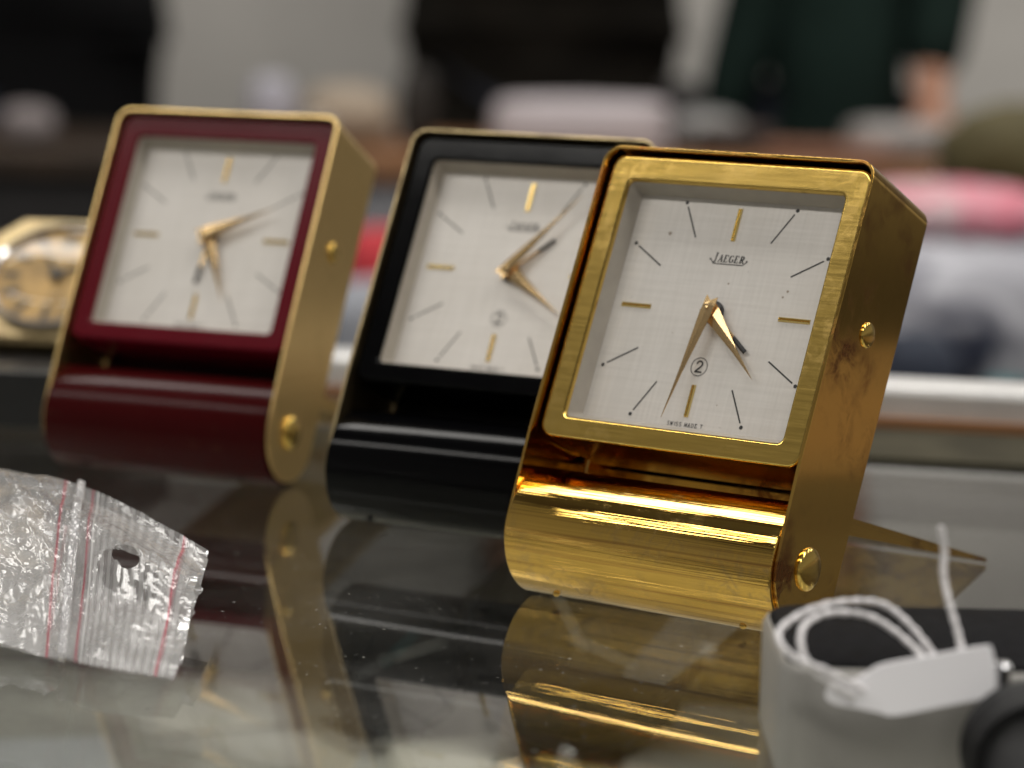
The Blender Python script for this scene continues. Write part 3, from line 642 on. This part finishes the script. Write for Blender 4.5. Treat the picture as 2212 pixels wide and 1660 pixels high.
def bag_sheet(top):
    v = []; uvs = []
    for i in range(NU):
        u = i/(NU-1)
        for j in range(NV):
            t = j/(NV-1); p_ = front[i].lerp(back[i], t)
            puff = max(0.0, 1-u/0.62)**0.6 if u < 0.62 else 0.0
            edge = math.sin(math.pi*t)
            q = Vector((u*9, t*5, 3.0 if top else 9.0))
            cr = noise.noise(q)*0.6 + noise.noise(q*2.3)*0.35 + abs(noise.noise(q*4.7))*0.3
            amp = (0.0038 if u < 0.62 else 0.0016)*(0.25+0.75*edge)
            if top: z = p_.z + 0.010*puff*edge + cr*amp + 0.0026*math.sin(2.6*math.pi*t + 3*u)*(u > 0.62)*edge
            else: z = p_.z*(0.35 if u < .62 else 0.75) + 0.001 + cr*amp*0.5
            shrink = (0.985 + 0.03*noise.noise(Vector((t*9, 1, 2)))) if i == NU-1 else 1
            v.append((p_.x+0.075 + (shrink-1)*0.05, p_.y-0.425, max(GZ+0.0006, z)-GZ)); uvs.append((u, t))
    f = []
    for i in range(NU-1):
        for j in range(NV-1):
            u, t = (i+.5)/(NU-1), (j+.5)/(NV-1)
            if not top and ((u-0.815)/0.09)**2 + ((t-0.60)/0.16)**2 < 1: continue
            f.append((i*NV+j, (i+1)*NV+j, (i+1)*NV+j+1, i*NV+j+1))
    return v, f, uvs
for top in (True, False):
    v, f, uvs = bag_sheet(top); o = build('front_film' if top else 'rear_film', v, f, 'film', bag, 60, uvs)
# zip seal ridges
for uu in (0.60, 0.615):
    i = int(uu*(NU-1)); v, f, uvs = bag_sheet(True); line = [Vector(v[i*NV+j]) + Vector((0, 0, 0.0004)) for j in range(NV)]
    build('zip_seal', *tube(line, 0.0005, 6), 'film', bag, 60)

# ------------------------------------------------------------------ old camera with price tag, front right
CY_F, CY_B = 0.340, 0.376
xl = at_y(1690, 1500, CY_F).x; zt = at_y(1950, 1452, CY_F).z
M['camera_metal'] = plain('satin_grey_metal', (0.31, 0.30, 0.28), 0.42, 0.25, nscale=60, namp=0.08)
M['leatherette'] = plain('black_leatherette', (0.005, 0.005, 0.006), 0.7, nscale=500, namp=0.5, spec=0.05)
oc = empty('old_camera', (xl+0.045, (CY_F+CY_B)/2, GZ)); tag(oc, 'old silver camera with black top at the lower right corner', 'camera')
def opart(nm, vf, m_, sm=35):
    return build(nm, [(x-xl-0.045, y-(CY_F+CY_B)/2, z-GZ) for x, y, z in vf[0]], vf[1], m_, oc, sm)
def plan(r, inset, z): return [(x, y, z) for x, z2, y in [(p_[0], z, p_[2]) for p_ in rrect(xl+0.045, (CY_F+CY_B)/2, 0.045-inset, (CY_B-CY_F)/2-inset, r, 0, 8)]]
opart('body', loft([plan(.006, .0004, GZ), plan(.006, 0, GZ+.001), plan(.006, 0, zt-.0010), plan(.0056, .0004, zt-.0003), plan(.0055, .0006, zt), plan(.0052, .0008, zt), plan(.0051, .0009, zt-.0012)], cap0=True, cap1=True), 'camera_metal')
opart('top_cover', loft([plan(.005, .0010, zt-.0011), plan(.005, .0010, zt+.0003), plan(.0047, .0014, zt+.0006)], cap0=True, cap1=True), 'leatherette')
opart('viewfinder', box(xl+0.070, CY_F-0.0004, zt-0.004, 0.007, 0.0012, 0.004), 'black_dial')
kx = at_y(2162, 1462, CY_F-.002)
opart('shutter_pin', lathe([(0.0013, kx.z-.0024), (0.0013, kx.z+.0014), (0.0009, kx.z+.0018), (0, kx.z+.0018)], 'Z', 20, (kx.x, kx.y, 0)), 'steel')
ly = 0.322; lx = at_y(2252, 1640, ly).x; LR = 0.0082
lp_ = empty('black_loupe', (lx, ly, GZ)); tag(lp_, 'black ring of a loupe lying in front of the silver camera', 'loupe')
build('barrel', *lathe([(LR*0.90, 0.010), (LR, 0.0095), (LR, 0.004), (LR*0.97, 0.0036), (LR*0.97, 0.003), (LR, 0.0026), (LR, 0.0005), (LR*0.96, 0), (LR*0.82, 0.0), (LR*0.78, 0.0008), (LR*0.76, 0.008)], 'Y', 56, (0, 0, LR)), plain('matt_black', (0.004, 0.004, 0.0045), 0.55, nscale=200, namp=0.3, spec=0.2), lp_, 35)
build('lens', *lathe([(LR*0.78, 0.003), (LR*0.5, 0.0018), (0, 0.0012)], 'Y', 40, (0, 0, LR)), plain('coated_lens', (0.10, 0.10, 0.105), 0.12), lp_, 60)
# tag
M['tag_card'] = plain('white_tag_card', (0.90, 0.89, 0.92), 0.6)
ty_ = CY_F-0.0045
tg = empty('price_tag', tuple(at_y(1970, 1480, ty_))); tag(tg, 'blank white price tag on a looped cotton string', 'tag')
op = catmull([(1783, 1498, 0), (1800, 1478, 0), (1850, 1468, 0), (1878, 1452, 0), (1910, 1437, 0), (2020, 1418, 0), (2130, 1400, 0), (2146, 1408, 0), (2150, 1430, 0), (2150, 1492, 0), (2138, 1505, 0), (2020, 1528, 0), (1930, 1544, 0), (1895, 1537, 0), (1860, 1530, 0), (1805, 1520, 0), (1786, 1510, 0)], 4)
tv = [at_y(p_.x, p_.y, ty_) - tg.location for p_ in op]; k = len(tv)
# lean the tag back onto the camera front
zmin = min(p_.z for p_ in tv)
tv = [Vector((p_.x, p_.y + 0.18*(p_.z), p_.z)) for p_ in tv]
v = tv + [p_ + Vector((0, 0.0004, 0)) for p_ in tv]
f = [tuple(range(k)), tuple(range(2*k-1, k-1, -1))] + [(i, k+i, k+(i+1) % k, (i+1) % k) for i in range(k)]
build('card', v, f, 'tag_card', tg, 30)
M['cotton'] = plain('white_cotton', (0.70, 0.68, 0.69), 0.9, nscale=900, namp=0.2)
def string(px, nm):
    pts = catmull([at_y(u, v_, ty_+dy) - tg.location for u, v_, dy in px], 14)
    build(nm, *tube(pts, 0.00040, 10, 0.55), 'cotton', tg, 60)
string([(1868, 1492, -.001), (1790, 1452, -.001), (1715, 1420, 0), (1684, 1385, 0.002), (1690, 1355, .005), (1750, 1318, .009), (1830, 1300, .012), (1905, 1305, .012), (1960, 1345, .010), (2010, 1405, .006), (2022, 1430, .003)], 'string')
string([(1850, 1505, -.0012), (1800, 1478, -.001), (1748, 1438, .000), (1730, 1390, .002), (1740, 1350, .005), (1790, 1325, .008), (1870, 1330, .010), (1930, 1362, .009), (1985, 1410, .006), (1998, 1432, .003)], 'string')
string([(2080, 1420, .002), (2070, 1370, .004), (2050, 1300, .006), (2038, 1240, .008), (2040, 1190, .009), (2032, 1138, .009)], 'string')

# ------------------------------------------------------------------ blurred hall behind
M['floor'] = plain('hall_floor', (0.16, 0.15, 0.14), 0.6, nscale=2, namp=0.2)
M['wall'] = plain('hall_wall', (0.56, 0.54, 0.51), 0.9, nscale=1.4, namp=0.22)
fl = struct(build('floor', [(-9, -4, -0.91), (9, -4, -0.91), (9, 7.2, -0.91), (-9, 7.2, -0.91)], [(0, 1, 2, 3)], 'floor', None, 0))
wa = struct(build('wall', *box(0, 6.2, 0.6, 16, 0.1, 3.0), 'wall', None, 0))

def table(name, x0, x1, y0, y1, zt, top_m, cloth_m, label):
    r_ = empty(name, ((x0+x1)/2, (y0+y1)/2, -0.91)); tag(r_, label, 'table')
    X, Y, Z = (x1-x0), (y1-y0), zt+0.91
    bevel(build('tabletop', *box(0, 0, Z-0.015, X, Y, 0.03), top_m, r_, 0), 0.004, 2)
    for sx in (-1, 1):
        for sy in (-1, 1): build('leg', *box(sx*(X/2-0.06), sy*(Y/2-0.06), (Z-0.03)/2, 0.05, 0.05, Z-0.03), top_m, r_, 0)
    # hanging cloth on the near side, wavy
    v = []; f = []; N = 60
    for i in range(N+1):
        x = -X/2 + X*i/N; wv = 0.012*math.sin(i*1.1) + 0.006*math.sin(i*2.7)
        for k_, z in enumerate((Z-0.031, Z-0.2, Z-0.45, 0.05)):
            v.append((x, -Y/2-0.004+wv*(k_/3.0) + 0.02, z))
    for i in range(N):
        for k_ in range(3): f.append((i*4+k_, i*4+4+k_, i*4+5+k_, i*4+1+k_))
    o = build('table_skirt', v, f, cloth_m, r_, 60); md = o.modifiers.new('thick', 'SOLIDIFY'); md.thickness = 0.002
    return r_
M['grey_cloth'] = plain('grey_cloth', (0.20, 0.20, 0.215), 0.9, nscale=4, namp=0.2)
M['dark_cloth'] = plain('dark_cloth', (0.008, 0.007, 0.007), 0.9)
table('stall_table', -1.1, -0.42, 3.45, 4.0, -0.11, 'dark_wood', 'dark_cloth', 'dark draped stall table in the blurred background at the left')
table('stall_table', -0.40, 1.35, 3.45, 4.0, -0.11, 'brown_wood', 'grey_cloth', 'brown stall table with grey cloth in the blurred background')

def soft(name, u, v_, y, sx, sy, sz, m_, label, cat, seed=1, sq=2.6):
    """lumpy bundle resting at its base, size in metres"""
    c_ = at_y(u, v_, y); vs = []; nu, nv = 28, 16
    loops = []
    for j in range(1, nv):
        ph = math.pi*j/nv - math.pi/2; lp = []
        for i in range(nu):
            th = 2*math.pi*i/nu
            def sg(t): return math.copysign(abs(t)**(2/sq), t)
            p_ = Vector((sx/2*sg(math.cos(ph))*sg(math.cos(th)), sy/2*sg(math.cos(ph))*sg(math.sin(th)), sz/2*sg(math.sin(ph))))
            p_ *= 1 + 0.12*noise.noise(Vector((p_.x*9/sx+seed, p_.y*9/sy, p_.z*6/sz)))
            lp.append((p_.x, p_.y, p_.z + sz/2))
        loops.append(lp)
    vv, ff = loft(loops, cap0=True, cap1=True)
    o = build(name, vv, ff, m_, None, 60); o.location = c_; tag(o, label, cat); return o
def P(nm, c, r=0.7, **k): return plain(nm, c, r, **k)
def at(u, v_, y): return at_y(u, v_, y)
# things standing on the far tables (base on table top)
def on_table(name, u, y, zt, sx, sy, sz, col, label, cat, sq=6, seed=1, rough=0.7):
    x = at_y(u, 0, y).x
    o = soft(name, u, 0, y, sx, sy, sz, P(name+'_paint', col, rough), label, cat, seed, sq); o.location = (x, y, zt); return o
on_table('white_box', 1262, 3.66, -0.1095, 0.22, 0.16, 0.066, (0.52, 0.47, 0.49), 'pale pinkish box on the brown table behind the black clock', 'box')
on_table('white_jar', 590, 3.7, -0.1095, 0.06, 0.06, 0.085, (0.38, 0.37, 0.42), 'small white jar on table above the red clock', 'jar', 3)
on_table('beige_bundle', 755, 3.72, -0.1095, 0.12, 0.10, 0.075, (0.36, 0.29, 0.22), 'beige bundle on table above the red clock', 'bundle', 2.4)
on_table('white_bowl', 60, 3.6, -0.1095, 0.07, 0.07, 0.045, (0.22, 0.19, 0.19), 'small pale bowl on the dark table at left', 'bowl', 2.4)
on_table('grey_bag', 1535, 3.75, -0.1095, 0.10, 0.1, 0.05, (0.24, 0.235, 0.23), 'grey bag on the brown table between the two people', 'bag', 2.4)
on_table('grey_parcel', 1960, 3.70, -0.1095, 0.14, 0.14, 0.045, (0.30, 0.28, 0.27), 'greyish parcel on the table below the hand', 'parcel', 4)
on_table('dark_case', 1600, 3.68, -0.1095, 0.10, 0.10, 0.035, (0.03, 0.016, 0.010), 'low dark brown case on the table left of the green jacket', 'case', 5)
on_table('black_handbag', 1475, 3.8, -0.1095, 0.055, 0.09, 0.09, (0.01, 0.008, 0.008), 'black handbag standing beside the pinkish box', 'handbag', 4)
on_table('tan_book', 1800, 3.6, -0.1095, 0.16, 0.11, 0.018, (0.22, 0.10, 0.06), 'tan book lying at the table edge below the green jacket', 'book', 8)
on_table('cream_cup', 690, 3.6, -0.1095, 0.035, 0.035, 0.04, (0.42, 0.38, 0.33), 'small cream cup on the table between white jar and beige bundle', 'cup', 3)
on_table('dark_bottle', 905, 3.72, -0.1095, 0.05, 0.05, 0.10, (0.015, 0.011, 0.008), 'dark bottle on the table left of the pinkish box', 'bottle', 3)
# near table behind the counter at right, with clothes
M['navy_cloth'] = plain('navy_cloth', (0.010, 0.014, 0.03), 0.9)
nt_z = -0.175
table('side_table', -0.12, 1.0, 1.75, 2.35, nt_z, 'dark_wood', 'navy_cloth', 'low table of folded clothes behind the counter')
def near(name, u, y, base, sx, sy, sz, col, label, cat, sq=2.6, seed=1, rough=0.8):
    x = at_y(u, 0, y).x; o = soft(name, u, 0, y, sx, sy, sz, P(name+'_fabric', col, rough, nscale=9, namp=0.25), label, cat, seed, sq)
    o.location = (x, y, base); return o
def print_cloth(name, stops, scale):
    m, n, l, b = mat(name); t = tex(n, l, 'ShaderNodeTexNoise', scale, Detail=2.0, Distortion=0.8)
    l.new(ramp(n, l, t.outputs[0], stops).outputs[0], b.inputs['Base Color']); setp(b, Roughness=0.9); return m
T = nt_z + 0.001
near('folded_shirt', 2130, 1.95, T, 0.24, 0.26, 0.105, (0.42, 0.42, 0.46), 'pile of whitish folded cloth at right behind gold clock', 'clothes', 4, 2)
near('pink_scarf', 2075, 2.02, T+0.100, 0.13, 0.16, 0.040, (0.62, 0.20, 0.26), 'pink scarf on top of the whitish cloth pile', 'scarf', 2.6, 5)
bpy.data.objects['folded_shirt'].data.materials[0] = print_cloth('printed_cotton', [(0.36, (0.03, 0.035, 0.06)), (0.45, (0.22, 0.22, 0.25)), (0.52, (0.46, 0.46, 0.50)), (0.66, (0.30, 0.30, 0.33))], 16)
bpy.data.objects['pink_scarf'].data.materials[0] = print_cloth('pink_print', [(0.40, (0.55, 0.40, 0.42)), (0.50, (0.62, 0.16, 0.22)), (0.62, (0.60, 0.28, 0.33))], 22)
near('olive_hat', 2260, 2.22, T+0.10, 0.16, 0.14, 0.092, (0.075, 0.06, 0.018), 'olive brown hat at the right edge behind the pink scarf', 'hat', 2.2, 9)
near('navy_bag', 2010, 1.80, T, 0.055, 0.07, 0.06, (0.012, 0.018, 0.035), 'small navy pouch in front of the whitish cloth', 'pouch', 2.6, 3)
near('teal_cup', 2215, 1.79, T, 0.03, 0.03, 0.03, (0.02, 0.14, 0.15), 'small teal cup at the right edge', 'cup', 4, 3)
near('red_purse', 835, 2.0, T, 0.05, 0.10, 0.10, (0.45, 0.02, 0.03), 'bright red purse seen between the red and black clocks', 'purse', 4, 4)
near('grey_fabric', 775, 1.9, T, 0.075, 0.12, 0.072, (0.24, 0.25, 0.28), 'grey folded fabric seen between the red and black clocks', 'fabric', 4, 6)

# ------------------------------------------------------------------ people in the background
def skin_mesh(name, nodes, edges, material, parent, sub=2):
    me = bpy.data.meshes.new(name); me.from_pydata([n_[0] for n_ in nodes], edges, []); me.update()
    o = bpy.data.objects.new(name, me); C.objects.link(o)
    md = o.modifiers.new('skin', 'SKIN'); md.use_smooth_shade = True
    for i, n_ in enumerate(nodes):
        sv_ = me.skin_vertices[0].data[i]; sv_.radius = n_[1]; sv_.use_root = (i == 0)
    s_ = o.modifiers.new('sub', 'SUBSURF'); s_.levels = sub; s_.render_levels = sub
    dg = bpy.context.evaluated_depsgraph_get(); dg.update()
    nm = bpy.data.meshes.new_from_object(o.evaluated_get(dg)); nm.name = name
    bpy.data.objects.remove(o); 
    o2 = bpy.data.objects.new(name, nm); C.objects.link(o2); nm.materials.clear(); nm.materials.append(M[material])
    for p_ in nm.polygons: p_.use_smooth = True
    o2.parent = parent; return o2
M['skin'] = plain('skin', (0.50, 0.25, 0.16), 0.5)
M['hair'] = plain('dark_hair', (0.02, 0.014, 0.01), 0.5)
def person(x, y, rz, jacket, trousers, label, rarm, larm, bulk=1.0):
    """standing figure; arms given as (shoulder, elbow, wrist, hand direction) in body space, +x = figure's right as seen by the camera"""
    r_ = empty('person', (x, y, -0.91), rz); tag(r_, label, 'person')
    Nn = []; E = []
    def add(p_, rad, prev=None):
        Nn.append((p_, (rad, rad) if not hasattr(rad, '__len__') else rad)); i = len(Nn)-1
        if prev is not None: E.append((prev, i))
        return i
    q_ = min(1.0, bulk); pel = add((0, 0, 0.95), (0.13*q_, 0.10)); sp_ = add((0, 0, 1.12), (0.12*q_, 0.09), pel); chs = add((0, 0, 1.32), (0.14*q_, 0.10), sp_)
    nk = add((0, 0, 1.48), 0.055, chs); hd0 = add((0, -0.01, 1.57), (0.066, 0.075), nk); hd1 = add((0, -0.012, 1.66), (0.076, 0.09), hd0); add((0, 0, 1.73), (0.055, 0.065), hd1)
    for s in (-1, 1):
        hp = add((s*0.075*q_, 0, 0.86), 0.075*q_, pel); kn = add((s*0.1, -0.01, 0.48), 0.055, hp); an = add((s*0.1, 0.01, 0.09), 0.04, kn); add((s*0.11, -0.12, 0.035), 0.035, an)
    for s, arm in ((1, rarm), (-1, larm)):
        sh = add((s*0.17, 0, 1.40), 0.055, chs); el = add(arm[0], 0.042, sh); wr = add(arm[1], 0.028, el)
        d = Vector(arm[2]).normalized(); side = d.cross(Vector((0, 1, 0))).normalized(); pw = Vector(arm[1])
        pm = add(tuple(pw + d*0.05), (0.036, 0.018), wr)
        for k_, ln in zip((-1.5, -0.5, 0.5, 1.5), (0.062, 0.075, 0.08, 0.066)):
            b0 = pw + d*0.085 + side*k_*0.017; a1 = add(tuple(b0), 0.0095, pm); a2 = add(tuple(b0 + d*ln*0.5 + Vector((0, -0.012, 0))), 0.009, a1); add(tuple(b0 + d*ln*0.8 + Vector((0, -0.035, 0))), 0.008, a2)
        t0 = pw + d*0.03 - side*s*0.03 + Vector((0, -0.02, 0)); a1 = add(tuple(t0), 0.011, pm); add(tuple(t0 + d*0.045 + Vector((0, -0.012, 0)) - side*s*0.008), 0.009, a1)
    body = skin_mesh('body', Nn, E, 'skin', r_)
    # clothes
    J = []; JE = []
    def aj(p_, rad, prev=None):
        J.append((p_, rad)); i = len(J)-1
        if prev is not None: JE.append((prev, i))
        return i
    k = bulk
    c0 = aj((0, 0, 1.10), (0.175*k, 0.125)); c1 = aj((0, 0, 1.32), (0.18*k, 0.13), c0); aj((0, 0, 1.47), (0.085, 0.08), c1)
    h1 = aj((0, 0, 0.95), (0.175*k, 0.13), c0); h2 = aj((0, 0, 0.78), (0.18*k, 0.135), h1); aj((0, 0, 0.60), (0.18*k, 0.135), h2)
    for s, arm in ((1, rarm), (-1, larm)):
        s0 = aj((s*0.185, 0, 1.40), (0.075, 0.075), c1); e0 = aj(arm[0], (0.062, 0.062), s0); aj(tuple(Vector(arm[0]).lerp(Vector(arm[1]), 0.93)), (0.047, 0.047), e0)
    skin_mesh('jacket', J, JE, jacket, r_)
    Tn = [((0, 0, 0.93), (0.13*q_, 0.11))]; TE = []
    for s in (-1, 1):
        b0 = len(Tn); Tn += [((s*0.085*q_, 0, 0.82), (0.088*q_, 0.1)), ((s*0.1, 0, 0.48), (0.075, 0.075)), ((s*0.105, 0.01, 0.10), (0.07, 0.07))]; TE += [(0, b0), (b0, b0+1), (b0+1, b0+2)]
    skin_mesh('trousers', Tn, TE, trousers, r_)
    hn = [((0, 0.01, 1.70), (0.085, 0.098)), ((0, 0.03, 1.60), (0.08, 0.075)), ((0, 0.01, 1.755), (0.06, 0.07))]
    skin_mesh('hair', hn, [(0, 1), (0, 2)], 'hair', r_)
    for s in (-1, 1): build('eye', *lathe([(0, -0.012), (0.009, -0.006), (0.011, 0.0), (0.0, 0.008)], 'Y', 12, (s*0.03, -0.085, 1.655)), 'ink', r_, 60)
    return r_
M['black_coat'] = plain('black_coat', (0.006, 0.006, 0.0065), 0.95, spec=0.1)
M['brown_black_coat'] = plain('brown_black_coat', (0.011, 0.0095, 0.0075), 0.95, nscale=7, namp=0.8, spec=0.1)
M['green_jacket'] = plain('dark_green_jacket', (0.009, 0.018, 0.015), 0.9, nscale=5, namp=0.5, spec=0.1)
M['denim'] = plain('dark_denim', (0.01, 0.013, 0.025), 0.9)
PY = 4.35
px = lambda u: at_y(u, 100, PY).x
fold = lambda w_: (((w_, 0, 1.15), (0.10, -0.17, 1.06), (-1, -0.3, 0)), ((-w_, 0, 1.15), (-0.10, -0.17, 1.06), (1, -0.3, 0)))
person(px(15), PY, 0.1, 'black_coat', 'denim', 'person in a black coat at the far left of the background', *fold(0.27), 1.4)
person(px(1170), PY, 0.0, 'brown_black_coat', 'denim', 'person in a dark brownish coat behind the black clock', *fold(0.22), 1.22)
person(px(1812), PY, 0.0, 'green_jacket', 'denim', 'person in a dark green jacket with one hand down, behind the gold clock', ((0.165, 0.0, 1.12), (0.125, -0.10, 0.865), (0.2, -0.3, -1)), ((-0.10, 0.0, 1.10), (-0.185, -0.04, 0.78), (-0.1, 0, -1)), 0.64)
